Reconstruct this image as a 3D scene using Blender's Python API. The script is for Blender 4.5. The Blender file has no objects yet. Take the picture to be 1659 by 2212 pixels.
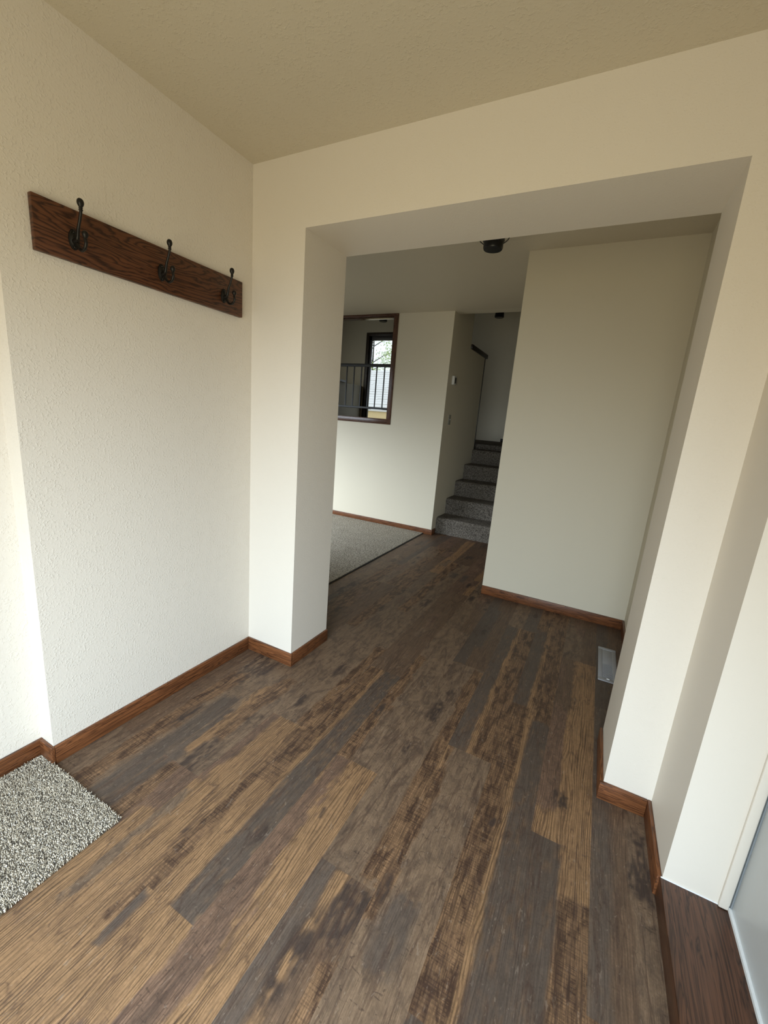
import bpy, bmesh, math, random
import numpy as np
from mathutils import Vector, Matrix

sc = bpy.context.scene
COL = sc.collection

# ------------------------------------------------------------------ camera
CAM = (1.6129, -1.6124, 1.3603)
R_ = Vector((0.88366798, 0.46110481, 0.08070478))
U_ = Vector((-0.17127496, 0.15802797, 0.97246699))
F_ = Vector((-0.43565559, 0.87316065, -0.21861996))
cd = bpy.data.cameras.new('camera')
cd.sensor_fit = 'HORIZONTAL'
cd.sensor_width = 36.0
cd.lens = 890.1222 * 36.0 / 1659.0
cd.clip_start = 0.02
cam = bpy.data.objects.new('camera', cd)
COL.objects.link(cam)
m = Matrix.Identity(4)
for i in range(3):
    m[i][0] = R_[i]; m[i][1] = U_[i]; m[i][2] = -F_[i]; m[i][3] = CAM[i]
cam.matrix_world = m
sc.camera = cam

# ------------------------------------------------------------------ world, lights, exposure
sc.view_settings.view_transform = 'Standard'
sc.view_settings.look = 'None'
sc.view_settings.gamma = 1.0
sc.view_settings.use_curve_mapping = False
sc.view_settings.exposure = 0.0

world = bpy.data.worlds.new('overcast_sky')
sc.world = world
world.use_nodes = True
bg = world.node_tree.nodes['Background']
bg.inputs[0].default_value = (0.86, 0.94, 1.0, 1)
bg.inputs[1].default_value = 1.2


def area(name, loc, aim, sx, sy, watts, color, spread=180):
    l = bpy.data.lights.new(name, 'AREA')
    l.shape = 'RECTANGLE'; l.size = sx; l.size_y = sy
    l.energy = watts; l.color = color; l.spread = math.radians(spread)
    o = bpy.data.objects.new(name, l)
    COL.objects.link(o)
    o.location = loc
    d = Vector(aim) - Vector(loc)
    o.rotation_euler = d.to_track_quat('-Z', 'Y').to_euler()
    return o

# daylight through the open front door behind the photographer
area('daylight_front_door', (1.33, -2.62, 1.10), (0.60, 0.0, -1.38), 1.15, 1.9, 57, (0.60, 0.79, 1.0), 110)
# added warm fill aimed up, in place of light bounced from outside the door
area('warm_door_fill', (1.30, -2.60, 0.9), (0.7, 0.0, 1.5), 1.2, 1.4, 15.5, (1.0, 0.85, 0.47), 150)
# daylight through the living room window
area('daylight_living_window', (-2.9, 0.42, 1.45), (-1.6, 3.1, -1.0), 2.2, 1.3, 60, (0.78, 0.89, 1.0), 86)

# weak fill lamp added to brighten the upper room; no window there
area('upper_room_fill', (-4.45, 4.9, 2.45), (-2.4, 7.0, 2.1), 0.9, 1.0, 3.6, (0.95, 0.98, 0.90), 110)

# ------------------------------------------------------------------ node helpers
class NT:
    def __init__(s, name):
        s.m = bpy.data.materials.new(name)
        s.m.use_nodes = True
        s.t = s.m.node_tree
        s.b = s.t.nodes['Principled BSDF']
        s.out = s.t.nodes['Material Output']

    def n(s, typ, **kw):
        nd = s.t.nodes.new(typ)
        for k, v in kw.items():
            setattr(nd, k, v)
        return nd

    def link(s, a, b):
        s.t.links.new(a, b)

    def set(s, sock, v):
        if isinstance(v, (int, float, tuple, list)):
            sock.default_value = v
        else:
            s.link(v, sock)

    def coord(s, scale=(1, 1, 1), rot=(0, 0, 0), loc=(0, 0, 0)):
        g = s.n('ShaderNodeNewGeometry')
        mp = s.n('ShaderNodeMapping')
        mp.inputs['Scale'].default_value = scale
        mp.inputs['Rotation'].default_value = rot
        mp.inputs['Location'].default_value = loc
        s.link(g.outputs['Position'], mp.inputs['Vector'])
        return mp.outputs[0]

    def noise(s, vec, scale, detail=4, rough=0.5, dist=0.0):
        nd = s.n('ShaderNodeTexNoise')
        s.link(vec, nd.inputs['Vector'])
        nd.inputs['Scale'].default_value = scale
        nd.inputs['Detail'].default_value = detail
        nd.inputs['Roughness'].default_value = rough
        nd.inputs['Distortion'].default_value = dist
        return nd.outputs[0]

    def ramp(s, fac, stops):
        nd = s.n('ShaderNodeValToRGB')
        el = nd.color_ramp.elements
        while len(el) < len(stops):
            el.new(0.5)
        for e, (p, c) in zip(el, stops):
            e.position = p
            e.color = (c, c, c, 1) if isinstance(c, (int, float)) else (*c, 1)
        s.link(fac, nd.inputs[0])
        return nd.outputs[0]

    def math(s, op, a, b=0.0, c=None, clamp=False):
        nd = s.n('ShaderNodeMath', operation=op)
        nd.use_clamp = clamp
        s.set(nd.inputs[0], a); s.set(nd.inputs[1], b)
        if c is not None:
            s.set(nd.inputs[2], c)
        return nd.outputs[0]

    def mix(s, fac, a, b, mode='MIX'):
        nd = s.n('ShaderNodeMix', data_type='RGBA', blend_type=mode)
        s.set(nd.inputs[0], fac)
        s.set(nd.inputs[6], (*a, 1) if isinstance(a, tuple) and len(a) == 3 else a)
        s.set(nd.inputs[7], (*b, 1) if isinstance(b, tuple) and len(b) == 3 else b)
        return nd.outputs[2]

    def bump(s, h, strength=0.3, dist=0.002, normal=None):
        nd = s.n('ShaderNodeBump')
        nd.inputs['Strength'].default_value = strength
        nd.inputs['Distance'].default_value = dist
        s.link(h, nd.inputs['Height'])
        if normal is not None:
            s.link(normal, nd.inputs['Normal'])
        return nd.outputs[0]

    def base(s, c, rough=0.5, spec=None, metal=0.0):
        s.set(s.b.inputs['Base Color'], (*c, 1) if isinstance(c, tuple) and len(c) == 3 else c)
        s.set(s.b.inputs['Roughness'], rough)
        s.b.inputs['Metallic'].default_value = metal
        if spec is not None:
            s.b.inputs['Specular IOR Level'].default_value = spec


def plain(name, col, rough=0.5, metal=0.0, grain=0.06, spec=0.5):
    t = NT(name)
    v = t.coord()
    f = t.noise(v, 90, 3)
    a = tuple(c * (1 - grain) for c in col); b = tuple(min(1, c * (1 + grain)) for c in col)
    t.base(t.mix(f, a, b), rough, spec, metal)
    return t.m


def wall_paint(name, col, tex=1.0, cell=95.0, thr=0.56):
    """painted drywall with a knockdown / orange peel texture"""
    t = NT(name)
    v = t.coord()
    big = t.noise(v, 1.7, 2)
    c = t.mix(big, tuple(x * 0.975 for x in col), col)
    n1 = t.noise(v, cell, 2, 0.5, 0.15)
    n2 = t.noise(v, 22, 2)
    blobs = t.ramp(n1, [(thr, 0.0), (thr + 0.16, 1.0)])
    patch = t.ramp(n2, [(0.36, 0.25), (0.6, 1.0)])
    fine = t.noise(v, 420, 2)
    h = t.math('ADD', t.math('MULTIPLY', blobs, patch), t.math('MULTIPLY', fine, 0.22))
    t.base(c, 0.55, 0.25)
    t.link(t.bump(h, 0.55 * tex, 0.0016), t.b.inputs['Normal'])
    return t.m


def oak(name, axis, dark, light, rough=0.4, scale=1.0):
    """stained oak, grain running along axis 0/1/2"""
    t = NT(name)
    sc_ = [34 * scale] * 3
    sc_[axis] = 2.2 * scale
    v = t.coord(tuple(sc_))
    sc2 = [260 * scale] * 3
    sc2[axis] = 9 * scale
    v2 = t.coord(tuple(sc2))
    warp = t.noise(v, 0.9, 4, 0.55, 1.2)
    rings = t.math('FRACT', t.math('MULTIPLY', warp, 9.0))
    rg = t.ramp(rings, [(0.0, 0.0), (0.25, 0.75), (0.8, 1.0), (1.0, 0.1)])
    pores = t.ramp(t.noise(v2, 1.0, 3), [(0.38, 0.0), (0.56, 1.0)])
    f = t.math('MULTIPLY', rg, t.math('MULTIPLY_ADD', pores, 0.55, 0.45))
    t.base(t.mix(f, dark, light), rough, 0.4)
    t.link(t.bump(f, 0.12, 0.0006), t.b.inputs['Normal'])
    return t.m


def carpet_mat(name, dark, light, scale=260, bump=0.8):
    t = NT(name)
    v = t.coord()
    a = t.noise(v, scale, 3, 0.65, 0.6)
    b = t.noise(v, 7, 3)
    sp = t.ramp(a, [(0.36, 0.0), (0.64, 1.0)])
    c = t.mix(sp, dark, light)
    c = t.mix(t.math('MULTIPLY', b, 0.35), c, tuple(x * 0.6 for x in dark))
    t.base(c, 0.95, 0.1)
    n3 = t.noise(v, scale * 0.45, 3, 0.6, 0.8)
    t.link(t.bump(t.math('ADD', a, n3), bump, 0.006), t.b.inputs['Normal'])
    return t.m

CREAM = (0.75, 0.69, 0.60)
M = {}
M['wall_left'] = wall_paint('textured_cream_paint', CREAM, 0.85, 125, 0.50)
M['wall'] = wall_paint('cream_wall_paint', CREAM, 0.4, 150, 0.54)
M['wall_smooth'] = wall_paint('smooth_cream_paint', CREAM, 0.22, 160, 0.62)
M['wall_hall'] = wall_paint('hall_wall_paint', (0.69, 0.63, 0.50), 0.22, 120, 0.60)
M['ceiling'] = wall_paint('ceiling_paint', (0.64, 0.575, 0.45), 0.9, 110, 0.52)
M['oak_y'] = oak('oak_baseboard_grain_lengthwise', 1, (0.045, 0.015, 0.006), (0.215, 0.078, 0.027))
M['oak_x'] = oak('oak_baseboard_grain_across', 0, (0.045, 0.015, 0.006), (0.215, 0.078, 0.027))
M['oak_z'] = oak('oak_casing_grain_upright', 2, (0.040, 0.018, 0.011), (0.140, 0.066, 0.040), 0.3)
M['oak_cx'] = oak('oak_casing_grain_level', 0, (0.040, 0.018, 0.011), (0.140, 0.066, 0.040), 0.22)
def cathedral_oak(name, y0, z0, dark, light, rough=0.4):
    t = NT(name)
    v = t.coord((1, 0.16, 1), (0, 0, 0), (0, -y0 * 0.16, -z0))
    sp = t.n('ShaderNodeSeparateXYZ'); t.link(v, sp.inputs[0])
    wv = t.coord((6, 4.5, 26)); w = t.noise(wv, 1.0, 3, 0.5, 0.6)
    r2 = t.math('ADD', t.math('MULTIPLY', sp.outputs[1], sp.outputs[1]), t.math('MULTIPLY', sp.outputs[2], sp.outputs[2]))
    rr = t.math('ADD', t.math('SQRT', r2), t.math('MULTIPLY', w, 0.060))
    ring = t.math('FRACT', t.math('MULTIPLY', rr, 88.0))
    f = t.ramp(ring, [(0.0, 0.05), (0.10, 0.15), (0.42, 1.0), (0.85, 0.85), (1.0, 0.05)])
    pores = t.ramp(t.noise(t.coord((300, 9, 300)), 1.0, 3, 0.6), [(0.36, 0.0), (0.56, 1.0)])
    f = t.math('MULTIPLY', f, t.math('MULTIPLY_ADD', pores, 0.45, 0.55))
    t.base(t.mix(f, dark, light), rough, 0.35)
    t.link(t.bump(f, 0.12, 0.0006), t.b.inputs['Normal'])
    return t.m
M['rack_wood'] = cathedral_oak('dark_stained_oak_board', -0.52, 1.905, (0.022, 0.0075, 0.003), (0.125, 0.045, 0.018))
M['sill_wood'] = oak('dark_oak_sill', 1, (0.030, 0.012, 0.006), (0.125, 0.052, 0.026), 0.35, 0.8)
M['iron'] = plain('oil_rubbed_iron', (0.022, 0.020, 0.017), 0.38, 0.7)
M['black'] = plain('black_painted_metal', (0.006, 0.006, 0.007), 0.35)
M['rail'] = plain('dark_grey_rail_metal', (0.020, 0.021, 0.022), 0.45, 0.0)
M['dark_wood'] = oak('near_black_wood_cap', 1, (0.006, 0.004, 0.003), (0.022, 0.014, 0.010), 0.4)
M['door_casing'] = oak('dark_oak_door_casing', 2, (0.022, 0.016, 0.012), (0.060, 0.042, 0.030), 0.4)
M['white_plastic'] = plain('white_plastic', (0.72, 0.72, 0.70), 0.4)
M['ivory_plastic'] = plain('ivory_plastic', (0.30, 0.29, 0.25), 0.45)
M['display'] = plain('black_display', (0.01, 0.01, 0.012), 0.15)
M['vent'] = plain('grey_enamelled_vent', (0.30, 0.30, 0.31), 0.45)
M['vent_dark'] = plain('vent_inside', (0.02, 0.02, 0.022), 0.7)
M['door'] = plain('pale_blue_white_door_paint', (0.72, 0.76, 0.78), 0.35, 0.0, 0.01)
M['white_trim'] = plain('white_weatherstrip', (0.80, 0.81, 0.80), 0.45)
M['gap'] = plain('dark_gap_rubber', (0.03, 0.035, 0.04), 0.6)
M['carpet'] = carpet_mat('grey_beige_loop_carpet', (0.14, 0.12, 0.092), (0.60, 0.54, 0.44), 85, 1.0)
M['stair_carpet'] = carpet_mat('charcoal_stair_carpet', (0.055, 0.046, 0.037), (0.26, 0.228, 0.19), 80, 1.0)
M['rug_base'] = plain('rug_backing', (0.10, 0.085, 0.065), 0.95)

# ------------------------------------------------------------------ mesh helpers
def new_obj(name, verts, faces, mat, parent=None, smooth=False, kind=None):
    me = bpy.data.meshes.new(name)
    me.from_pydata(verts, [], faces)
    me.update()
    if mat is not None:
        me.materials.append(mat)
    if smooth:
        me.polygons.foreach_set('use_smooth', [True] * len(me.polygons))
    o = bpy.data.objects.new(name, me)
    COL.objects.link(o)
    if parent is not None:
        o.parent = parent
    if kind:
        o['kind'] = kind
    return o


class MB:
    """collects shapes into one mesh"""
    def __init__(s):
        s.v = []; s.f = []

    def add(s, vs, fs):
        k = len(s.v)
        s.v += [tuple(p) for p in vs]
        s.f += [tuple(i + k for i in f) for f in fs]
        return s

    def box(s, x0, x1, y0, y1, z0, z1):
        vs = [(x, y, z) for z in (z0, z1) for y in (y0, y1) for x in (x0, x1)]
        fs = [(0, 2, 3, 1), (4, 5, 7, 6), (0, 1, 5, 4), (2, 6, 7, 3), (0, 4, 6, 2), (1, 3, 7, 5)]
        return s.add(vs, fs)

    def prism(s, prof, axis, a, b):
        """prof: list of 2d points in the other two axes (cyclic order), extruded a..b"""
        n = len(prof)
        def P(p, t):
            if axis == 0: return (t, p[0], p[1])
            if axis == 1: return (p[0], t, p[1])
            return (p[0], p[1], t)
        vs = [P(p, a) for p in prof] + [P(p, b) for p in prof]
        fs = [tuple(range(n)), tuple(range(2 * n - 1, n - 1, -1))]
        fs += [(i, i + n, (i + 1) % n + n, (i + 1) % n) for i in range(n)]
        return s.add(vs, fs)

    def tube(s, pts, rad, seg=12, cap=True):
        pts = [Vector(p) for p in pts]
        n = len(pts)
        if isinstance(rad, (int, float)):
            rad = [rad] * n
        up = None
        rings = []
        for i, p in enumerate(pts):
            d = (pts[min(i + 1, n - 1)] - pts[max(i - 1, 0)]).normalized()
            if up is None:
                up = Vector((0, 1, 0)) if abs(d.y) < 0.9 else Vector((1, 0, 0))
            a = (up - d * up.dot(d)).normalized()
            up = a
            b = d.cross(a)
            rings.append([p + (a * math.cos(2 * math.pi * k / seg) + b * math.sin(2 * math.pi * k / seg)) * rad[i] for k in range(seg)])
        vs = [q for r in rings for q in r]
        fs = []
        for i in range(n - 1):
            for k in range(seg):
                fs.append((i * seg + k, i * seg + (k + 1) % seg, (i + 1) * seg + (k + 1) % seg, (i + 1) * seg + k))
        if cap:
            fs.append(tuple(range(seg - 1, -1, -1)))
            fs.append(tuple((n - 1) * seg + k for k in range(seg)))
        return s.add(vs, fs)

    def lathe(s, prof, center, axis='z', seg=32):
        """prof: (radius, height) list; revolved round an axis through center"""
        cx, cy, cz = center
        vs = []
        for r, h in prof:
            for k in range(seg):
                a = 2 * math.pi * k / seg
                if axis == 'z': vs.append((cx + r * math.cos(a), cy + r * math.sin(a), cz + h))
                else: vs.append((cx + h, cy + r * math.cos(a), cz + r * math.sin(a)))
        fs = []
        for i in range(len(prof) - 1):
            for k in range(seg):
                fs.append((i * seg + k, i * seg + (k + 1) % seg, (i + 1) * seg + (k + 1) % seg, (i + 1) * seg + k))
        fs.append(tuple(range(seg - 1, -1, -1)))
        fs.append(tuple((len(prof) - 1) * seg + k for k in range(seg)))
        return s.add(vs, fs)

    def build(s, name, mat, parent=None, smooth=False, bevel=0.0, kind=None, bseg=2):
        o = new_obj(name, s.v, s.f, mat, parent, False, kind)
        bm = bmesh.new(); bm.from_mesh(o.data)
        bmesh.ops.recalc_face_normals(bm, faces=bm.faces)
        if bevel > 0:
            es = [e for e in bm.edges if len(e.link_faces) == 2 and e.calc_face_angle(0) > 0.6]
            bmesh.ops.bevel(bm, geom=es, offset=bevel, segments=bseg, affect='EDGES', profile=0.5, clamp_overlap=True)
        bm.to_mesh(o.data); bm.free()
        if smooth or bevel > 0:
            for p in o.data.polygons:
                p.use_smooth = True
            try:
                o.data.set_sharp_from_angle(angle=math.radians(35))
            except Exception:
                pass
        return o


def box(name, x0, x1, y0, y1, z0, z1, mat, parent=None, bevel=0.0, kind=None):
    return MB().box(x0, x1, y0, y1, z0, z1).build(name, mat, parent, bevel=bevel, kind=kind)


def boxes(name, lst, mat, kind='structure', bevel=0.0, parent=None):
    mb = MB()
    for b in lst:
        mb.box(*b)
    return mb.build(name, mat, parent, kind=kind, bevel=bevel)


def thing(name, label, cat, loc=(0, 0, 0), group=None):
    o = bpy.data.objects.new(name, None)
    o.empty_display_size = 0.05
    COL.objects.link(o)
    o.location = loc
    o['label'] = label; o['category'] = cat
    if group: o['group'] = group
    return o


def tag(o, label, cat, group=None):
    o['label'] = label; o['category'] = cat
    if group: o['group'] = group
    return o


def bx(mb, base, x0, x1, y0, y1, z0, z1):
    """box in the coordinates of a thing at base"""
    mb.box(x0 - base[0], x1 - base[0], y0 - base[1], y1 - base[1], z0 - base[2], z1 - base[2])
    return mb

# ------------------------------------------------------------------ measures
H1, H2, H3 = 2.44, 2.60, 3.68          # entry, hall and upper ceilings
A, B_, D_ = 0.312, 1.8464, 0.331       # opening: left, right, wall thickness
HH = 2.148                             # head of the opening
XE, XG = 2.005, 2.164                  # right wall, door plane
BB, BT = 0.074, 0.013                  # baseboard height, thickness
EY, EX, QX = 1.697, 0.939, 1.9885      # hall stub wall
FY, PX = 3.117, -0.069                 # far wall, stair side wall
UF = 1.105                             # upper floor level
YB = -2.75                             # rear of the entry
XL = -4.6                              # living room left side

# ------------------------------------------------------------------ walls
boxes('wall_left', [(-0.30, 0.0, -0.976, 0.0, 0, H1)], M['wall_left'])
boxes('wall_left_rear', [(-0.30, -0.084, YB, -0.976, 0, H1)], M['wall_left'])
# wall with the wide opening
wm = MB()
ys = (0.0, D_)
wm.box(-0.30, A, 0, D_, 0, H2)
wm.box(B_, 2.30, 0, D_, 0, H2)
wm.box(A, B_, 0, D_, HH, H2)
wall_open = wm.build('wall_front', M['wall'], kind='structure')
boxes('wall_right', [(XE, 2.30, -0.3035, 0.0, 0, H1), (XE, 2.30, YB, -1.30, 0, H1), (XE, 2.30, -1.30, -0.3035, 2.10, H1)], M['wall_smooth'])
boxes('wall_rear', [(-0.30, 0.68, YB - 0.12, YB, 0, H1), (1.98, 2.30, YB - 0.12, YB, 0, H1), (0.68, 1.98, YB - 0.12, YB, 2.1, H1)], M['wall'])
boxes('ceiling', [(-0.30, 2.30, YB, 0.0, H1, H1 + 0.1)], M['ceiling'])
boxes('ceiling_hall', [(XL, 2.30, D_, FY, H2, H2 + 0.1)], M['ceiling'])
# hall walls
boxes('wall_hall_right', [(QX, 2.30, D_, EY, 0, H2)], M['wall_hall'])
boxes('wall_hall_stub', [(EX, 2.30, EY, EY + 0.13, 0, H2)], M['wall_hall'])
boxes('wall_stair_right', [(EX, EX + 0.13, EY + 0.13, 7.0, 0, H3)], M['wall_hall'])
# far wall with the interior opening onto the upper level
OX0, OX1, OZ0 = -2.35, -0.762, 1.300
boxes('wall_far', [(XL, OX0, FY, FY + 0.14, 0, H2), (OX0, OX1, FY, FY + 0.14, 0, OZ0), (OX1, PX, FY, FY + 0.14, 0, H2),
                   (XL, EX, FY, FY + 0.14, H2, H3)], M['wall_hall'])
boxes('wall_stair_left', [(PX - 0.12, PX, FY + 0.14, 3.86, 0, H3), (PX - 0.12, PX, 3.86, 4.60, 0, 2.335)], M['wall_hall'])
boxes('wall_upper_far', [(XL, -3.48, 7.0, 7.12, 0, H3), (-3.48, -2.448, 7.0, 7.12, 3.235, H3), (-2.448, EX + 0.13, 7.0, 7.12, 0, H3),
                         (-3.48, -2.448, 7.0, 7.12, 0, UF)], M['wall_hall'])
boxes('wall_living_left', [(XL - 0.12, XL, D_, 7.0, 0, H3)], M['wall_hall'])
boxes('wall_living_front', [(XL, -4.1, D_ - 0.12, D_, 0, H2), (-1.7, -0.30, D_ - 0.12, D_, 0, H2),
                            (-4.1, -1.7, D_ - 0.12, D_, 0, 0.7), (-4.1, -1.7, D_ - 0.12, D_, 2.2, H2)], M['wall_hall'])
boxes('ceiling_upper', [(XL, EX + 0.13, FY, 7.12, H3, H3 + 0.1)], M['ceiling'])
boxes('floor_upper', [(XL, PX - 0.12, FY + 0.14, 7.0, UF - 0.2, UF), (PX - 0.12, EX, 4.87, 7.0, UF - 0.2, UF)], M['stair_carpet'])
boxes('wall_dining_half', [(-4.25, -3.52, 5.9, 6.998, UF, 2.07)], wall_paint('darkened_half_wall_paint', (0.40, 0.37, 0.30), 0.2, 120, 0.6))  # white half wall, its paint darkened to stand for the dim room
box('trim_dining_cap', -4.25, -3.47, 5.85, 6.25, 2.07, 2.11, M['black'], kind='structure')

# ------------------------------------------------------------------ baseboards
def bb(name, x0, x1, y0, y1, mat, z=0.0, h=BB):
    mb = MB().box(x0, x1, y0, y1, z, z + h)
    return mb.build(name, mat, kind='structure', bevel=0.003, bseg=2)

bb('baseboard_left', 0, BT, -0.976, 0 - BT, M['oak_y'])
bb('baseboard_left_step', -0.084 + BT, BT, -0.976 - BT, -0.976, M['oak_x'])
bb('baseboard_left_rear', -0.084, -0.084 + BT, YB, -0.976 , M['oak_y'])
bb('baseboard_front', 0, A + BT, -BT, 0, M['oak_x'])
bb('baseboard_jamb_left', A, A + BT, 0, D_, M['oak_y'])
bb('baseboard_front_right', B_ - BT, XE - BT, -BT, 0, M['oak_x'])
bb('baseboard_jamb_right', B_ - BT, B_, 0, D_, M['oak_y'])
bb('baseboard_right', XE - BT, XE, -0.3035, 0, M['oak_y'])
bb('baseboard_hall_stub', EX, QX, EY - BT, EY, M['oak_x'])
bb('baseboard_hall_right', QX - BT, QX, D_, EY - BT, M['oak_y'])
bb('baseboard_far', XL, PX, FY - BT, FY, M['oak_x'], 0, 0.068)
bb('baseboard_stair_left', PX, PX + BT, FY - BT, 3.225, M['oak_y'], 0, 0.068)
bb('baseboard_upper_far', PX - 0.12, EX, 7.0 - BT, 7.0, M['dark_wood'], UF, 0.065)

# ------------------------------------------------------------------ floor: vinyl planks with printed barn-wood strips
rng = np.random.RandomState(7)
def vnoise(x, y, seed):
    """2d value noise in -1..1"""
    r = np.random.RandomState(seed)
    tab = r.rand(256, 256) * 2 - 1
    xi = np.floor(x).astype(int); yi = np.floor(y).astype(int)
    fx = x - xi; fy = y - yi
    fx = fx * fx * (3 - 2 * fx); fy = fy * fy * (3 - 2 * fy)
    g = lambda a, b: tab[a & 255, b & 255]
    return (g(xi, yi) * (1 - fx) + g(xi + 1, yi) * fx) * (1 - fy) + (g(xi, yi + 1) * (1 - fx) + g(xi + 1, yi + 1) * fx) * fy

TAN = (0.262, 0.146, 0.070); TAUPE = (0.162, 0.103, 0.062); BLUE = (0.090, 0.064, 0.047)
CROSS = (0.225, 0.125, 0.063); DARK = (0.050, 0.033, 0.025); RED = (0.160, 0.092, 0.057)
UMB = (0.130, 0.078, 0.046)
# kind -> colour, groove strength, saw-mark strength, mottle strength
KINDS = {'T': (TAN, 1.0, .0, .35), 'U': (TAUPE, .15, .0, 1.0), 'B': (BLUE, .35, .0, .45), 'X': (CROSS, .65, 1.0, .2),
         'D': (DARK, .3, .1, .8), 'R': (RED, .6, .0, .9), 'M': (UMB, .5, .1, .5)}
SEAMS = [round(1.06 + .19 * k, 3) for k in range(-34, 8)]
PL = 1.31
# strips read off the real floor: column left seam -> planks (y0, y1, base kind, [(x0, x1, y0, y1, kind, softness)])
SPEC = {
 -0.08: (-.74, [('M', [])], [('U', [])]),
 0.11: (-1.25, [('U', [(.10, .19, -1.3, -.2, 'X', .03), (.22, .31, -1.0, -.35, 'B', .03), (.14, .2, -.3, .06, 'D', .05), (.11, .3, -1.3, -1.1, 'M', .05)])], [('T', [])]),
 0.30: (-.74, [('U', [(.30, .355, -.86, -.42, 'B', .02), (.33, .375, -.70, -.2, 'T', .015), (.38, .46, -.76, -.57, 'D', .012), (.37, .42, -.58, -.1, 'X', .02), (.41, .47, -.45, -.36, 'D', .02)])],
       [('R', [(.29, .40, -1.5, -.75, 'X', .02), (.30, .35, -1.1, -.74, 'B', .02), (.42, .5, -1.7, -.9, 'T', .03)])]),
 0.49: (-.33, [('U', [(.49, .6, -.25, .35, 'U', .01), (.62, .68, -.33, .45, 'X', .01), (.52, .56, -.24, -.15, 'D', .02)])],
       [('T', [(.48, .525, -.75, -.33, 'R', .02), (.64, .69, -1.15, -.33, 'X', .012), (.48, .52, -1.2, -.8, 'U', .02)])]),
 0.68: (-1.06, [('T', [(.67, .755, -.62, .25, 'X', .012), (.67, .70, -1.1, -.6, 'X', .015), (.772, .88, -1.2, .30, 'B', .012)])],
       [('T', [(.67, .705, -1.2, -1.06, 'B', .008), (.78, .88, -1.6, -1.3, 'R', .03)])]),
 0.87: (-.37, [('U', [(.86, .93, -.40, .5, 'X', .015), (.96, 1.06, .1, .9, 'U', .02)])],
       [('T', [(.86, .935, -.9, -.37, 'R', .02), (.86, .96, -1.5, -.85, 'R', .03)])]),
 1.06: (-.74, [('U', [(1.195, 1.26, -.72, .55, 'X', .012), (1.12, 1.17, .25, .31, 'D', .02), (1.10, 1.16, .02, .08, 'D', .02)])],
       [('M', [(1.05, 1.115, -1.6, -.70, 'B', .006), (1.165, 1.26, -.91, -.745, 'D', .012), (1.12, 1.16, -1.3, -.74, 'T', .01), (1.2, 1.26, -1.4, -.95, 'X', .02)])]),
 1.25: (-.07, [('X', [(1.24, 1.325, -.1, 1.3, 'B', .006), (1.325, 1.345, -.1, 1.3, 'T', .008)])],
       [('U', [(1.24, 1.285, -.8, -.05, 'X', .012), (1.24, 1.26, -.25, -.07, 'T', .01), (1.30, 1.38, -.9, -.7, 'B', .03)])]),
 1.44: (.39, [('X', [(1.43, 1.515, .3, 1.3, 'B', .006), (1.515, 1.54, .3, 1.4, 'T', .01)])],
       [('X', [(1.525, 1.56, -1.2, .40, 'T', .006), (1.548, 1.64, -1.2, .31, 'B', .007), (1.548, 1.64, .3, .345, 'X', .01)])]),
 1.63: (-.29, [('R', [(1.70, 1.83, -.3, 1.02, 'T', .006), (1.63, 1.72, -.31, -.17, 'T', .015), (1.68, 1.735, -.14, -.07, 'D', .012), (1.64, 1.72, .5, 1.02, 'M', .03)])],
       [('X', [(1.62, 1.735, -1.2, -.28, 'B', .010), (1.735, 1.84, -.46, -.28, 'T', .01)])]),
 1.82: (.60, [('B', [(1.90, 2.02, .6, 2, 'M', .02)])],
       [('U', [(1.93, 2.0, -.34, -.12, 'D', .018), (1.87, 1.93, -1, .6, 'M', .012), (1.82, 1.88, -1, .6, 'B', .03)])]),
}
def seg_axis(bounds, fixed):
    out = []
    for a, b, st in bounds:
        out += list(np.arange(a, b, st))
    out += fixed
    return np.array(sorted(set(np.round(out, 5))))
fx_ = []
for s_ in SEAMS:
    fx_ += [s_ - .0008, s_ + .0008]
joints = sorted({round(v[0] + k * PL, 3) for v in SPEC.values() for k in range(-2, 3)})
jy = []
for j in joints:
    jy += [j - .001, j + .001]
gx = seg_axis([(-2.0, -0.1, .03), (-0.1, 2.06, .005), (2.06, 2.31, .03)], [f for f in fx_ if -2.0 < f < 2.3])
gy = seg_axis([(YB - .1, -1.35, .03), (-1.35, .7, .006), (.7, 2.0, .012), (2.0, 3.32, .02)], [j for j in jy if -1.35 < j < 3.0] + [3.32])
GX, GY = np.meshgrid(gx, gy)
W1 = vnoise(GX * 25, GY * 7, 1) * .5 + vnoise(GX * 70, GY * 22, 2) * .3 + vnoise(GX * 160, GY * 60, 5) * .2
W2 = vnoise(GX * 30, GY * 30, 3) * .5 + vnoise(GX * 90, GY * 90, 4) * .5
W3 = vnoise(GX * 60, GY * 18, 8) * .5 + vnoise(GX * 150, GY * 50, 9) * .5
colr = np.zeros(GX.shape + (3,)); par = np.zeros(GX.shape + (3,))
def paint(mask, kind, tint=1.0):
    c, g, h, mo = KINDS[kind]
    w = mask[..., None]
    colr[:] = colr * (1 - w) + np.array(c) * tint * w
    par[:] = par * (1 - w) + np.array((g, h, mo)) * w
def sstep(t):
    t = np.clip(t, 0, 1); return t * t * (3 - 2 * t)
pr = random.Random(5)
rand_plank = {}
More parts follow.
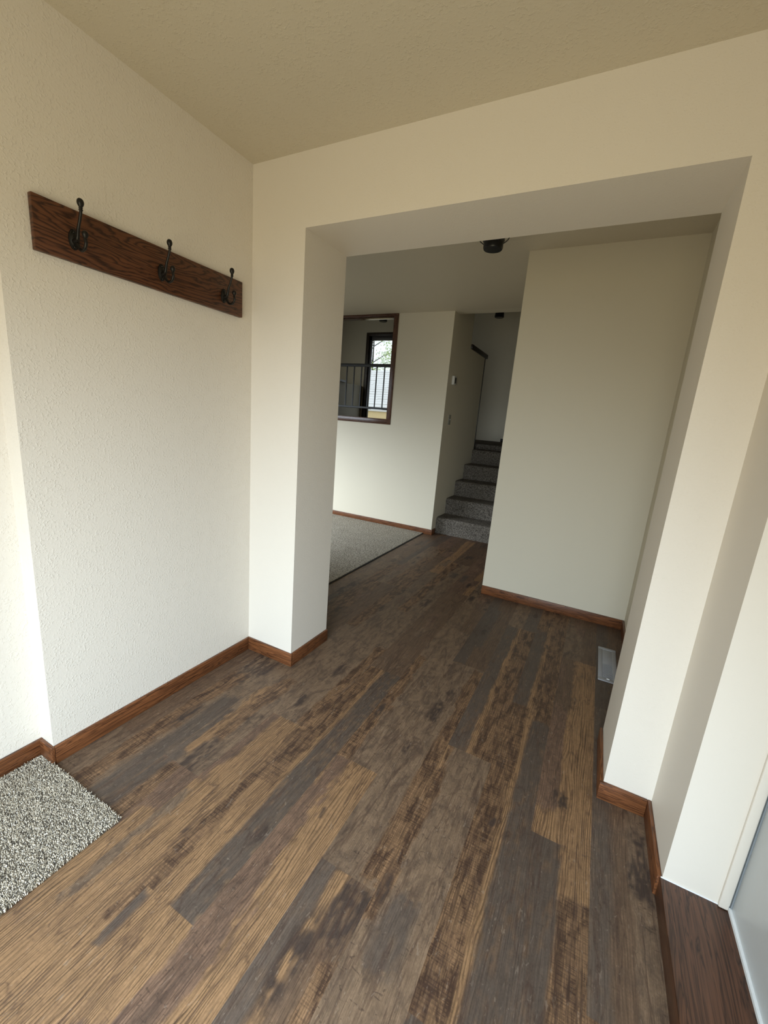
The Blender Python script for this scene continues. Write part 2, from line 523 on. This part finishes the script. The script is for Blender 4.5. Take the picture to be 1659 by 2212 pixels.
for si, s0 in enumerate(SEAMS):
    key = None
    for k in SPEC:
        if abs(k - s0) < .012: key = k
    incol = (GX >= s0) & (GX < s0 + .19)
    if not incol.any(): continue
    off = SPEC[key][0] if key is not None else pr.uniform(-1.3, 0)
    for n in range(-3, 5):
        y0 = off + n * PL; y1 = y0 + PL
        m_ = (incol & (GY >= y0) & (GY < y1)).astype(float)
        if not m_.any(): continue
        tint = pr.uniform(.92, 1.08)
        if key is not None and n in (0, -1):
            base, patches = SPEC[key][1 if n == 0 else 2][0]
        else:
            base = pr.choice('TUUMXR')
            patches = []
            side = pr.random()
            kd = pr.choice('BBXTM')
            if side < .5: patches.append((s0 - .02, s0 + pr.uniform(.06, .1), y0, y1, kd, .01))
            else: patches.append((s0 + pr.uniform(.08, .13), s0 + .21, y0, y1, kd, .01))
            for q in range(2):
                xx = s0 + pr.uniform(0, .12); yy = y0 + pr.uniform(.1, 1.0)
                patches.append((xx, xx + pr.uniform(.04, .09), yy, yy + pr.uniform(.1, .35), pr.choice('DURB'), .02))
        paint(m_, base, tint)
        for (x0, x1, ya, yb, kd, soft) in patches:
            if kd == 'B' and soft < .015: soft = .014
            wx = W1 * soft * (0.7 if kd == 'B' else 2.0)
            wy = W2 * max(soft, .02) * 1.5
            a = sstep((GX + wx - x0) / soft + .5) * sstep((x1 - GX - wx) / soft + .5)
            b = sstep((GY + wy - ya) / (soft * 1.6) + .5) * sstep((yb - GY - wy) / (soft * 1.6) + .5)
            w_ = m_ * a * b
            if kd == 'D': w_ = w_ * sstep(.75 + W3 * 1.3)
            if kd == 'B': w_ = w_ * sstep(.92 + W3 * .5)
            paint(w_, kd, tint)
# small dark knots
kr = random.Random(11)
knots = [(.845, -.78, .014, .03), (.97, -.62, .008, .02), (1.10, -.18, .012, .03), (1.70, -.1, .016, .03), (.56, .12, .018, .05),
         (1.13, .12, .022, .06), (.9, -.05, .014, .05), (1.27, -.72, .014, .05), (.63, -.9, .010, .02), (1.5, -.33, .01, .02),
         (1.14, -.98, .03, .10), (.18, -.55, .02, .08), (.24, -.1, .02, .07)]
for i in range(60):
    knots.append((kr.uniform(-1.5, 1.8), kr.uniform(.6, 3.0), kr.uniform(.008, .02), kr.uniform(.02, .06)))
for (kx, ky, rx, ry) in knots:
    d = np.sqrt(((GX + W1 * .012 - kx) / rx) ** 2 + ((GY + W2 * .02 - ky) / ry) ** 2)
    w = sstep(1.7 - d) * sstep(.8 + W3)
    paint(w, 'D')
ny, nx = GX.shape
V = np.stack([GX, GY, np.zeros_like(GX)], -1).reshape(-1, 3)
idx = np.arange(ny * nx).reshape(ny, nx)
Fq = np.stack([idx[:-1, :-1], idx[:-1, 1:], idx[1:, 1:], idx[1:, :-1]], -1).reshape(-1, 4)
me = bpy.data.meshes.new('floor')
me.vertices.add(len(V)); me.vertices.foreach_set('co', V.ravel().astype(np.float32))
me.loops.add(Fq.size); me.loops.foreach_set('vertex_index', Fq.ravel().astype(np.int32))
me.polygons.add(len(Fq)); me.polygons.foreach_set('loop_start', (np.arange(len(Fq)) * 4).astype(np.int32))
me.polygons.foreach_set('loop_total', np.full(len(Fq), 4, np.int32))
me.update(); me.validate()
def attr(nm, arr):
    at = me.attributes.new(nm, 'FLOAT_COLOR', 'POINT')
    at.data.foreach_set('color', np.concatenate([arr.reshape(-1, 3), np.ones((len(V), 1))], 1).ravel().astype(np.float32))
attr('print', colr); attr('wear', par)
floor = bpy.data.objects.new('floor', me); COL.objects.link(floor); floor['kind'] = 'structure'

t = NT('printed_vinyl_planks')
an = t.n('ShaderNodeAttribute', attribute_name='print'); aw = t.n('ShaderNodeAttribute', attribute_name='wear')
sep = t.n('ShaderNodeSeparateColor'); t.link(aw.outputs['Color'], sep.inputs[0])
g_, h_, mo_ = sep.outputs[0], sep.outputs[1], sep.outputs[2]
# lengthwise grain lines
v1 = t.coord((120, 2.0, 1)); v1b = t.coord((430, 7.0, 1)); vw = t.coord((11, 1.6, 1))
wob = t.noise(vw, 1.0, 3, 0.5)
cx1 = t.n('ShaderNodeSeparateXYZ'); t.link(t.coord(), cx1.inputs[0])
# evenly spaced growth lines that wander with the grain
ph = t.math('ADD', t.math('MULTIPLY', cx1.outputs[0], 125.0), t.math('MULTIPLY', wob, 9.0))
saw = t.math('FRACT', ph)
ln = t.ramp(saw, [(0.0, 0.0), (0.16, 0.35), (0.45, 1.0), (0.86, 0.9), (1.0, 0.0)])
brk = t.ramp(t.noise(v1, 1.0, 3, 0.6), [(0.38, 0.0), (0.60, 1.0)])
gr = t.math('MAXIMUM', ln, t.math('MULTIPLY', brk, 0.8))
gr2 = t.ramp(t.noise(v1b, 1.0, 3, 0.6), [(0.35, 0.0), (0.62, 1.0)])
# cross saw marks
v2 = t.coord((5.0, 210, 1)); v3 = t.coord((34, 10, 1)); v2b = t.coord((190, 4.0, 1))
sw = t.ramp(t.noise(v2, 1.0, 2, 0.6, 0.15), [(0.44, 0.0), (0.53, 1.0)])
sl = t.ramp(t.noise(v2b, 1.0, 2, 0.6, 0.15), [(0.42, 0.0), (0.53, 1.0)])
swm = t.ramp(t.noise(v3, 1.0, 4, 0.65, 0.5), [(0.40, 0.0), (0.54, 1.0)])
# mottling, stains, scratches
v4 = t.coord((20, 9, 1)); v5 = t.coord((70, 30, 1)); v6 = t.coord((260, 150, 1))
mt = t.ramp(t.noise(v4, 1.0, 6, 0.72, 0.9), [(0.36, 0.0), (0.56, 1.0)])
mt2 = t.noise(v5, 1.0, 5, 0.75)
v7 = t.coord((36, 90, 1), (0, 0, 0.6)); v8 = t.coord((90, 30, 1), (0, 0, 0.5))
scr = t.ramp(t.noise(v7, 1.0, 2, 0.5, 1.5), [(0.30, 0.0), (0.36, 1.0)])
scr2 = t.ramp(t.noise(v8, 1.0, 2, 0.5, 1.5), [(0.66, 0.0), (0.72, 1.0)])
c = an.outputs['Color']
drk = t.math('MULTIPLY_ADD', t.math('MULTIPLY', t.math('SUBTRACT', 1.0, gr), g_), -0.80, 1.06)
c = t.mix(1.0, c, drk, 'MULTIPLY')
fn = t.math('MULTIPLY_ADD', t.math('SUBTRACT', 1.0, gr2), -0.32, 1.12)
c = t.mix(1.0, c, fn, 'MULTIPLY')
grid = t.math('MINIMUM', sw, sl)
sd = t.math('MULTIPLY', t.math('MULTIPLY', t.math('SUBTRACT', 1.0, grid), h_), t.math('MULTIPLY_ADD', t.math('SUBTRACT', 1.0, swm), 0.5, 0.5))
c = t.mix(t.math('MULTIPLY', sd, 0.85), c, (0.038, 0.021, 0.013))
# meandering dark veins
vein = t.ramp(t.noise(t.coord((9, 1.5, 1)), 1.0, 4, 0.55, 1.6), [(0.455, 0.0), (0.475, 1.0), (0.495, 0.0)])
c = t.mix(t.math('MULTIPLY', vein, 0.55), c, (0.050, 0.026, 0.018))
vein2 = t.ramp(t.noise(t.coord((46, 5.0, 1)), 1.0, 3, 0.55, 0.8), [(0.56, 0.0), (0.66, 1.0)])
c = t.mix(t.math('MULTIPLY', vein2, 0.42), c, (0.060, 0.033, 0.022))
blot = t.math('MULTIPLY', t.math('MULTIPLY', t.math('SUBTRACT', 1.0, swm), h_), 0.62)
c = t.mix(blot, c, (0.040, 0.020, 0.013))
md = t.math('MULTIPLY', t.math('SUBTRACT', 1.0, mt), mo_)
c = t.mix(t.math('MULTIPLY', md, 0.62), c, (0.052, 0.034, 0.025))
c = t.mix(t.math('MULTIPLY', t.math('SUBTRACT', 1.0, scr), t.math('MULTIPLY', mo_, 0.55)), c, (0.035, 0.022, 0.016))
c = t.mix(t.math('MULTIPLY', scr2, 0.22), c, (0.34, 0.26, 0.19))
lt = t.math('MULTIPLY_ADD', mt2, 0.95, 0.55)
c = t.mix(1.0, c, lt, 'MULTIPLY')
c = t.mix(1.0, c, t.math('MULTIPLY_ADD', t.noise(v6, 1.0, 2, 0.6), 0.5, 0.77), 'MULTIPLY')
t.base(c, t.math('MULTIPLY_ADD', mt2, 0.22, 0.40), 0.28)
hh = t.math('ADD', t.math('MULTIPLY', gr, g_), t.math('MULTIPLY', gr2, 0.35))
hh = t.math('ADD', hh, t.math('MULTIPLY', mt2, 0.5))
t.link(t.bump(hh, 0.35, 0.0012), t.b.inputs['Normal'])
me.materials.append(t.m)

# solid slab below everything
boxes('floor_slab', [(XL - .12, 2.31, YB - .12, 7.12, -0.12, -0.004)], M['gap'])

# living room carpet and its metal edge
boxes('floor_living_carpet', [(XL, -0.1735, D_, FY, -0.003, 0.012)], M['carpet'])
box('trim_carpet_edge', -0.1735, -0.165, D_, FY - BT, -0.002, 0.006, M['gap'], kind='structure')

# ------------------------------------------------------------------ entry door on the right
dr = bpy.data.objects.new('door_1', None); COL.objects.link(dr); dr['kind'] = 'structure'; dr.location = (XG, -0.80, 0.074)
b0 = (XG, -0.80, 0.074)
bx(MB(), b0, XG + .006, XG + .05, -1.29, -0.311, 0.076, 2.09).build('door_slab', M['door'], dr, bevel=0.002)
bx(MB(), b0, XG - .001, XG + .006, -1.29, -0.309, 0.0745, 0.084).build('weatherstrip', M['white_trim'], dr)
bx(MB(), b0, XG + .003, XG + .008, -0.3110, -0.3037, 0.0745, 2.09).build('door_gap', plain('grey_door_seal', (.22, .24, .25), .6), dr)
box('trim_door_stop', XG - .024, XG - .001, -0.3135, -0.3035, 0.0745, 2.09, M['wall_smooth'], kind='structure', bevel=0.003)
sill = MB().box(XE - .006, XG + .10, -1.30, -0.3035, 0.0, 0.0735)
sill.build('trim_door_sill', M['sill_wood'], kind='structure', bevel=0.003)
cb = MB().tube([(XE - .004, -0.3045, 0.0745), (XE + .05, -0.3050, 0.0750), (XE + .11, -0.3045, 0.0745), (XG - .002, -0.305, 0.075)], 0.0022, 8)
cb.build('trim_caulk', M['white_trim'], kind='structure', smooth=True)

# ------------------------------------------------------------------ coat rack
BASE = (0.0, -0.486, 1.848)
rack = thing('coat_rack', 'long dark-stained oak board with three iron coat hooks mounted on the textured left wall', 'coat rack', BASE)
bx(MB(), BASE, 0.0008, 0.0205, -0.892, -0.080, 1.772, 1.9245).build('board', M['rack_wood'], rack, bevel=0.0018)
def arc(pts, n=10):
    """Catmull-Rom through pts"""
    P = [Vector(p) for p in pts]
    P = [P[0] * 2 - P[1]] + P + [P[-1] * 2 - P[-2]]
    out = []
    for i in range(1, len(P) - 2):
        for k in range(n):
            u = k / n
            out.append(0.5 * ((2 * P[i]) + (P[i + 1] - P[i - 1]) * u + (2 * P[i - 1] - 5 * P[i] + 4 * P[i + 1] - P[i + 2]) * u * u
                              + (3 * P[i] - P[i - 1] - 3 * P[i + 1] + P[i + 2]) * u ** 3))
    out.append(P[-2])
    return out
def ell_plate(cz, ry, rz, x0, prof, seg=40):
    mb = MB()
    vs = []; fs = []
    for (s_, x) in prof:
        for k in range(seg):
            a = 2 * math.pi * k / seg
            vs.append((x0 + x, s_ * ry * math.cos(a), cz + s_ * rz * math.sin(a)))
    n = len(prof)
    for i in range(n - 1):
        for k in range(seg):
            fs.append((i * seg + k, i * seg + (k + 1) % seg, (i + 1) * seg + (k + 1) % seg, (i + 1) * seg + k))
    fs.append(tuple(range(seg - 1, -1, -1))); fs.append(tuple((n - 1) * seg + k for k in range(seg)))
    return mb.add(vs, fs)
def make_hook(y, parent):
    z0 = 1.848
    hk = MB()
    up = arc([(.030, 0, -.020), (.042, 0, -.012), (.047, 0, .000), (.052, 0, .018), (.063, 0, .040), (.071, 0, .060), (.072, 0, .072)])
    n = len(up)
    hk.tube(up, [(.0058 - .0016 * min(1, i / (n * .6))) for i in range(n)], 12)
    lo = arc([(.028, 0, -.016), (.040, 0, -.026), (.050, 0, -.040), (.064, 0, -.047), (.080, 0, -.042), (.088, 0, -.028), (.086, 0, -.015)])
    hk.tube(lo, [.0056 - .0012 * i / len(lo) for i in range(len(lo))], 12)
    hk.tube([(.024, 0, -.018), (.034, 0, -.018), (.044, 0, -.014)], [.009, .0085, .006], 14)
    # collars and acorn finials
    ball = [(.0008, 0), (.0045, .001), (.0062, .0035), (.0045, .006), (.0048, .007), (.0060, .0085), (.0048, .0105), (.0056, .012),
            (.0085, .017), (.0098, .022), (.0095, .027), (.0078, .0315), (.0045, .0345), (.0008, .0355)]
    hk.lathe([(r, h) for r, h in ball], (.072, 0, .062), 'z', 20)
    hk.lathe([(r * .92, h * .85) for r, h in ball], (.086, 0, -.023), 'z', 20)
    h = hk.build('hook', M['iron'], parent, smooth=True)
    h.location = (0, y - BASE[1], 0)
    pl = ell_plate(-.012, .0155, .030, .0205, [(1.0, 0), (1.0, .002), (.93, .0045), (.80, .0055), (.74, .0050), (.5, .008), (.2, .0095)])
    p = pl.build('back_plate', M['iron'], h, smooth=True)
    for zz in (.009, -.034):
        sc_ = MB()
        sc_.lathe([(.0042, 0), (.0042, .002), (.003, .0036), (.0008, .0042)], (.026, 0, zz), 'x', 16)
        sc_.build('screw', M['iron'], h, smooth=True)
    return h
h0 = make_hook(-0.786, rack)
for y in (-0.486, -0.190):
    c_ = h0.copy(); COL.objects.link(c_); c_.parent = rack; c_.location = (0, y - BASE[1], 0)
    for ch in h0.children:
        d = ch.copy(); COL.objects.link(d); d.parent = c_

# ------------------------------------------------------------------ rug
RX0, RX1, RY0, RY1 = -0.066, 0.428, -1.93, -0.984
rb = ((RX0 + RX1) / 2, (RY0 + RY1) / 2, 0)
rug = thing('doormat', 'speckled grey and white shaggy carpet mat by the step in the left wall', 'mat', rb)
bx(MB(), rb, RX0 + .004, RX1 - .004, RY0 + .004, RY1 - .004, 0.0005, 0.010).build('backing', M['rug_base'], rug, bevel=0.002)
r = np.random.RandomState(3)
ST = .0030
xs = np.arange(RX0, RX1, ST); ys_ = np.arange(RY0 + .30, RY1, ST)
TX, TY = np.meshgrid(xs, ys_); TX = TX.ravel() + r.uniform(-.0015, .0015, TX.size); TY = TY.ravel() + r.uniform(-.0015, .0015, TY.size)
# coarser pile on the part nearer the rear wall
x2, y2 = np.meshgrid(np.arange(RX0, RX1, .008), np.arange(RY0, RY0 + .30, .008))
sz = np.concatenate([np.ones(TX.size), np.full(x2.size, 1.9)])
TX = np.concatenate([TX, x2.ravel()]); TY = np.concatenate([TY, y2.ravel()])
nt = TX.size
ang = r.uniform(0, 2 * math.pi, nt); lean = r.uniform(.001, .0042, nt); hgt = r.uniform(.0115, .016, nt)
wd = r.uniform(.0010, .0015, nt) * sz
lean *= sz ** .5
dx, dy = np.cos(ang), np.sin(ang); px_, py_ = -dy, dx
# 3 levels x 3 sided tuft
lv = []
for k, (hf, lf, wf) in enumerate(((.35, 0, 1.0), (.8, .45, 1.25), (1.0, 1.0, .7))):
    cx_ = TX + dx * lean * lf; cy_ = TY + dy * lean * lf; cz_ = hgt * hf
    for q in range(3):
        a = ang + q * 2.0944 + k * .7
        lv.append(np.stack([cx_ + np.cos(a) * wd * wf - rb[0], cy_ + np.sin(a) * wd * wf - rb[1], cz_], -1))
P_ = np.stack(lv, 1).reshape(-1, 3)
fpat = []
for k in range(2):
    for q in range(3):
        q2 = (q + 1) % 3
        fpat += [(k * 3 + q, k * 3 + q2, (k + 1) * 3 + q2), (k * 3 + q, (k + 1) * 3 + q2, (k + 1) * 3 + q)]
fpat.append((6, 7, 8))
fpat = np.array(fpat)
FT = (fpat[None] + (np.arange(nt) * 9)[:, None, None]).reshape(-1, 3)
pm = bpy.data.meshes.new('pile')
pm.vertices.add(len(P_)); pm.vertices.foreach_set('co', P_.ravel().astype(np.float32))
pm.loops.add(FT.size); pm.loops.foreach_set('vertex_index', FT.ravel().astype(np.int32))
pm.polygons.add(len(FT)); pm.polygons.foreach_set('loop_start', (np.arange(len(FT)) * 3).astype(np.int32))
pm.polygons.foreach_set('loop_total', np.full(len(FT), 3, np.int32))
pm.polygons.foreach_set('use_smooth', np.ones(len(FT), bool))
pm.update()
pal = np.array([(.78, .68, .53), (.60, .51, .38), (.32, .265, .19), (.11, .09, .07), (.86, .78, .65)])
ch_ = r.choice(5, nt, p=[.32, .22, .18, .14, .14])
cc = pal[ch_] * r.uniform(.85, 1.12, (nt, 1))
at = pm.attributes.new('yarn', 'FLOAT_COLOR', 'POINT')
at.data.foreach_set('color', np.concatenate([np.repeat(cc, 9, 0), np.ones((nt * 9, 1))], 1).ravel().astype(np.float32))
t = NT('speckled_yarn')
ay = t.n('ShaderNodeAttribute', attribute_name='yarn')
t.base(ay.outputs['Color'], 0.9, 0.15)
pm.materials.append(t.m)
po = bpy.data.objects.new('pile', pm); COL.objects.link(po); po.parent = rug; po['kind'] = 'stuff'

# ------------------------------------------------------------------ floor vent
vb = (1.883, 1.094, 0)
vent = thing('floor_vent', 'grey metal floor register set in the dark plank floor by the right hall wall', 'vent', vb)
f = MB()
x0, x1, y0, y1 = 1.832, 1.934, 0.880, 1.308
bx(f, vb, x0, x1, y0, y0 + .03, 0.0005, .006); bx(f, vb, x0, x1, y1 - .03, y1, 0.0005, .006)
bx(f, vb, x0, x0 + .024, y0 + .03, y1 - .03, 0.0005, .006); bx(f, vb, x1 - .024, x1, y0 + .03, y1 - .03, 0.0005, .006)
f.build('frame', M['vent'], vent, bevel=0.0015)
bx(MB(), vb, x0 + .024, x1 - .024, y0 + .21, y1 - .03, 0.0005, .0045).build('plate', M['vent'], vent, bevel=0.0008)
bx(MB(), vb, x0 + .024, x1 - .024, y0 + .03, y0 + .21, 0.0003, .001).build('opening', M['vent_dark'], vent)
for k in range(16):
    yy = y0 + .034 + k * .0112
    bx(MB(), vb, x0 + .024, x1 - .024, yy, yy + .0062, .001, .0045).build('louvre', M['vent'], vent)
bx(MB(), vb, x0 + .045, x0 + .06, y0 + .022, y0 + .030, .004, .010).build('lever', M['white_plastic'], vent, bevel=0.001)

# ------------------------------------------------------------------ interior opening: casing and rail
for nm, bxs, mt_ in (('trim_1', (OX0, OX1, FY - .012, FY + .15, OZ0, 1.367), M['oak_cx']),
                     ('trim_2', (OX1 - .060, OX1, FY - .012, FY + .15, 1.367, 2.572), M['oak_z']),
                     ('trim_3', (OX0, OX0 + .060, FY - .012, FY + .15, 1.367, 2.572), M['oak_z']),
                     ('trim_4', (OX0, OX1, FY - .012, FY + .15, 2.572, 2.5995), M['oak_cx'])):
    box(nm, *bxs, mt_, kind='structure', bevel=0.004)
rl0 = (-1.59, 3.19, 1.477)
rail = thing('railing', 'dark metal guard rail with thin upright bars set in the oak-framed interior opening', 'railing', rl0)
bx(MB(), rl0, OX0 + .06, OX1 - .06, 3.175, 3.205, 1.997, 2.034).build('top_rail', M['rail'], rail, bevel=0.003)
bx(MB(), rl0, OX0 + .06, OX1 - .06, 3.175, 3.205, 1.477, 1.504).build('bottom_rail', M['rail'], rail, bevel=0.003)
x = -0.938
bar = None
while x > OX0 + .08:
    if bar is None:
        bar = MB().box(-.006, .006, -.006, .006, 0, .493).build('baluster', M['rail'], rail)
        bb_ = bar
    else:
        bb_ = bar.copy(); COL.objects.link(bb_); bb_.parent = rail
    bb_.location = (x - rl0[0], 0, .027)
    x -= .1115

# ------------------------------------------------------------------ staircase
sb = (0.435, 3.25, 0)
st = thing('staircase', 'narrow flight of charcoal carpeted stairs rising beyond the hall floor', 'stairs', sb)
ry = [3.255, 3.565, 3.88, 4.21, 4.545]
RZ = .206
for i, y in enumerate(ry):
    yn = ry[i + 1] if i < 4 else 4.90
    zt = RZ * (i + 1); zb = RZ * i
    # rounded nosing
    prof = [(y + .006, zb)]
    prof += [(y + .004, zt - .075)]
    cy_, cz_, rr = y + .030, zt - .036, .036
    for k in range(9):
        a = math.radians(200 - k * 110 / 8)
        prof.append((cy_ + rr * math.cos(a) * .9, cz_ + rr * math.sin(a)))
    prof += [(yn + .03, zt), (yn + .03, zb)]
    prof = [(p[0] - sb[1], p[1]) for p in prof]
    MB().prism(prof, 0, PX + .001 - sb[0], EX - .001 - sb[0]).build('step', M['stair_carpet'], st, smooth=True)
MB().prism([(4.875 - sb[1], 1.03), (4.87 - sb[1], 1.10), (4.93 - sb[1], 1.107), (4.93 - sb[1], 1.03)], 0, PX + .001 - sb[0], EX - .001 - sb[0]).build('landing_riser', M['stair_carpet'], st)
# half wall cap and end trim
box('trim_half_wall_cap', PX - .15, PX + .022, 3.862, 4.68, 2.335, 2.392, M['dark_wood'], kind='structure', bevel=0.008)
box('trim_half_wall_end', PX - .125, PX + .006, 4.60, 4.625, 1.035, 2.335, M['dark_wood'], kind='structure', bevel=0.002)

# ------------------------------------------------------------------ thermostat and switch on the stair side wall
tb = (PX, 3.31, 1.877)
th = thing('thermostat', 'small white thermostat on the dim wall beside the stairs, above the light switch', 'thermostat', tb)
bx(MB(), tb, PX + .0005, PX + .028, 3.262, 3.352, 1.828, 1.927).build('housing', M['white_plastic'], th, bevel=0.004)
bx(MB(), tb, PX + .027, PX + .030, 3.290, 3.346, 1.845, 1.912).build('screen', M['display'], th, bevel=0.001)
sb2 = (PX, 3.325, 1.42)
sw_ = thing('light_switch', 'small dull ivory light switch on the stair side wall below the thermostat', 'light switch', sb2)
bx(MB(), sb2, PX + .0005, PX + .006, 3.288, 3.366, 1.361, 1.479).build('plate', M['ivory_plastic'], sw_, bevel=0.002)
bx(MB(), sb2, PX + .006, PX + .018, 3.321, 3.333, 1.414, 1.432).build('toggle', M['ivory_plastic'], sw_, bevel=0.001)

# ------------------------------------------------------------------ ceiling lights
LB = (0.842, 1.10, H2)
lamp = thing('ceiling_light', 'black caged ceiling light in the hall, half hidden by the opening head', 'ceiling light', LB)
MB().lathe([(.001, 0), (.075, -.0005), (.078, -.012), (.070, -.020), (.02, -.024), (.001, -.024)], (0, 0, 0), 'z', 40).build('canopy', M['black'], lamp, smooth=True)
MB().lathe([(.012, -.022), (.012, -.055), (.055, -.062), (.064, -.072), (.064, -.150), (.058, -.158), (.058, -.188), (.054, -.196), (.001, -.197)], (0, 0, 0), 'z', 40).build('drum', M['black'], lamp, smooth=True)
for k in range(6):
    a = math.radians(k * 60 + 8)
    pts = arc([(.058, 0, -.165), (.080, 0, -.148), (.094, 0, -.118), (.098, 0, -.085), (.090, 0, -.055), (.066, 0, -.018)], 8)
    w = MB().tube([(p.x * math.cos(a), p.x * math.sin(a), p.z) for p in pts], .0028, 8)
    w.build('cage_wire', M['black'], lamp, smooth=True)
def flush_light(loc, label):
    l = thing('flush_light', label, 'ceiling light', loc, 'black lights on the upper landing ceiling')
    MB().lathe([(.001, 0), (.07, 0), (.07, -.02), (.02, -.03), (.001, -.03)], (0, 0, 0), 'z', 24).build('canopy', M['black'], l, smooth=True)
    MB().lathe([(.012, -.02), (.012, -.19), (.055, -.20), (.075, -.215), (.085, -.32), (.075, -.33), (.001, -.33)], (0, 0, 0), 'z', 24).build('shade', M['black'], l, smooth=True)
    return l
flush_light((-0.43, 6.55, H3 + .0), 'dark ceiling light seen high in the stairwell above the stairs')
flush_light((-2.85, 6.55, H3 + .0), 'dark ceiling light seen at the top of the oak-framed interior opening')

# ------------------------------------------------------------------ patio door on the upper level
PD0, PD1 = -3.478, -2.45  # unseen right edge drawn in to cut the daylight reaching the upper room
pd_ = bpy.data.objects.new('door_2', None); COL.objects.link(pd_); pd_['kind'] = 'structure'
pd_.location = ((PD0 + PD1) / 2, 7.0, UF)
q0 = tuple(pd_.location)
cs = MB()
bx(cs, q0, PD0, PD0 + .07, 6.975, 7.11, UF + .001, 3.233); bx(cs, q0, PD1 - .07, PD1, 6.975, 7.11, UF + .001, 3.233); bx(cs, q0, PD0 + .07, PD1 - .07, 6.975, 7.11, 3.165, 3.233)
cs.build('casing', M['door_casing'], pd_, bevel=0.003)
fr = MB()
bx(fr, q0, PD0 + .07, PD0 + .125, 7.02, 7.07, UF + .04, 3.165); bx(fr, q0, PD1 - .125, PD1 - .07, 7.02, 7.07, UF + .04, 3.165)
bx(fr, q0, PD0 + .07, PD1 - .07, 7.02, 7.07, 3.075, 3.165); bx(fr, q0, PD0 + .07, PD1 - .07, 7.02, 7.07, UF + .001, UF + .09)
fr.build('sash', plain('bronze_door_frame', (0.07, 0.065, 0.06), .4), pd_, bevel=0.003)
t = NT('clear_glass')
t.b.inputs['Transmission Weight'].default_value = 1.0
t.base((0.98, 0.99, 0.98), 0.0, 0.5); t.b.inputs['IOR'].default_value = 1.02
bx(MB(), q0, PD0 + .12, PD1 - .12, 7.043, 7.047, UF + .085, 3.08).build('pane', t.m, pd_)
bx(MB(), q0, PD0 + .118, PD0 + .140, 6.985, 7.02, 2.34, 2.37).build('latch', M['black'], pd_)

# ------------------------------------------------------------------ outside: neighbour's shingle roof, fence, trees
def shingles(name, x0, x1, y0, z0, y1, z1, n, mat, parent):
    mb = MB(); rr_ = random.Random(4)
    L = math.hypot(y1 - y0, z1 - z0)
    uy, uz = (y1 - y0) / L, (z1 - z0) / L
    nyv, nz = -uz, uy
    for i in range(n):
        a = L * i / n; b = L * (i + 1.12) / n
        x = x0
        while x < x1:
            w = rr_.uniform(.5, 1.2); xe = min(x1, x + w); th_ = rr_.uniform(.03, .07); dd = rr_.uniform(-.02, .02)
            vs = []
            for (s_, o_) in ((a + dd, 0), (b, 0), (b, .01), (a + dd, th_)):
                vs += [(x, y0 + uy * s_ + nyv * o_, z0 + uz * s_ + nz * o_), (xe - .015, y0 + uy * s_ + nyv * o_, z0 + uz * s_ + nz * o_)]
            mb.add(vs, [(0, 2, 3, 1), (4, 6, 7, 5), (0, 1, 7, 6), (2, 4, 5, 3), (0, 6, 4, 2), (1, 3, 5, 7)])
            x = xe
    return mb.build(name, mat, parent)
hb = (-9.0, 17.0, 0.0)
hs = thing('neighbour_house', 'neighbouring house with pale shingle roof seen through the patio door glass', 'house', hb)
rm = plain('pale_shingles', (0.80, 0.80, 0.79), .9, 0, .15)
tanm = plain('tan_boards', (0.78, 0.60, 0.34), .9, 0, .35)
roof = shingles('roof', -9, 9, 0, 1.80, 3.2, 4.05, 17, rm, hs)
bx(MB(), hb, -18, 0, 17.06, 20.1, -1.0, 1.78).build('wall', tanm, hs)
bx(MB(), hb, -18, 0, 16.98, 17.03, 1.72, 1.80).build('fascia', plain('white_fascia', (.7, .7, .68), .6), hs)
boxes('trim_eave', [(-6.0, 0.0, 7.13, 7.70, 3.20, 3.30)], plain('tan_eave_board', (.62, .52, .36), .8))
# ground
boxes('ground', [(-40, 30, 7.13, 60, -1.2, -1.0)], plain('dry_lawn', (0.30, 0.26, 0.13), .95, 0, .2))

def tree(loc, h, label, seed, n=900, spread=2.4):
    rr_ = random.Random(seed)
    tr = thing('tree', label, 'tree', loc)
    tm = MB()
    tm.tube([(0, 0, 0), (.1, 0, h * .4), (0, .1, h * .75), (.05, 0, h)], [.12, .09, .05, .02], 10)
    ends = []
    for k in range(34):
        z = h * rr_.uniform(.45, .95); a = rr_.uniform(0, 6.283); L = rr_.uniform(.8, spread)
        e = Vector((math.cos(a) * L, math.sin(a) * L, z + L * rr_.uniform(.1, .5)))
        s0 = Vector((0.05, .05, z)); mid = (s0 + e) * .5 + Vector((0, 0, .1))
        tm.tube([s0, mid, e], [.030, .020, .007], 7)
        ends += [mid, e, (mid + e) * .5]
    tm.build('trunk', plain('bark', (.07, .06, .05), .9), tr)
    lm = MB()
    for i in range(n):
        c0 = rr_.choice(ends) + Vector((rr_.gauss(0, .32), rr_.gauss(0, .32), rr_.gauss(0, .28)))
        a = Vector((rr_.gauss(0, 1), rr_.gauss(0, 1), rr_.gauss(0, 1))).normalized(); b = a.orthogonal().normalized()
        L = rr_.uniform(.035, .075)
        nn = a.cross(b) * .012
        lm.add([c0 - a * L, c0 + b * L * .45 + nn, c0 + a * L, c0 - b * L * .45 + nn], [(0, 1, 2, 3)])
    o = lm.build('foliage', plain('leaf_green' + str(seed), (.50, .66, .26) if seed % 2 else (.36, .50, .30), .6), tr)
    o['kind'] = 'stuff'
    return tr
tree((-13.7, 25.2, -1.0), 8.8, 'leafy green tree rising behind the pale shingle roof, seen through the patio door glass', 1, 9000, 3.0)
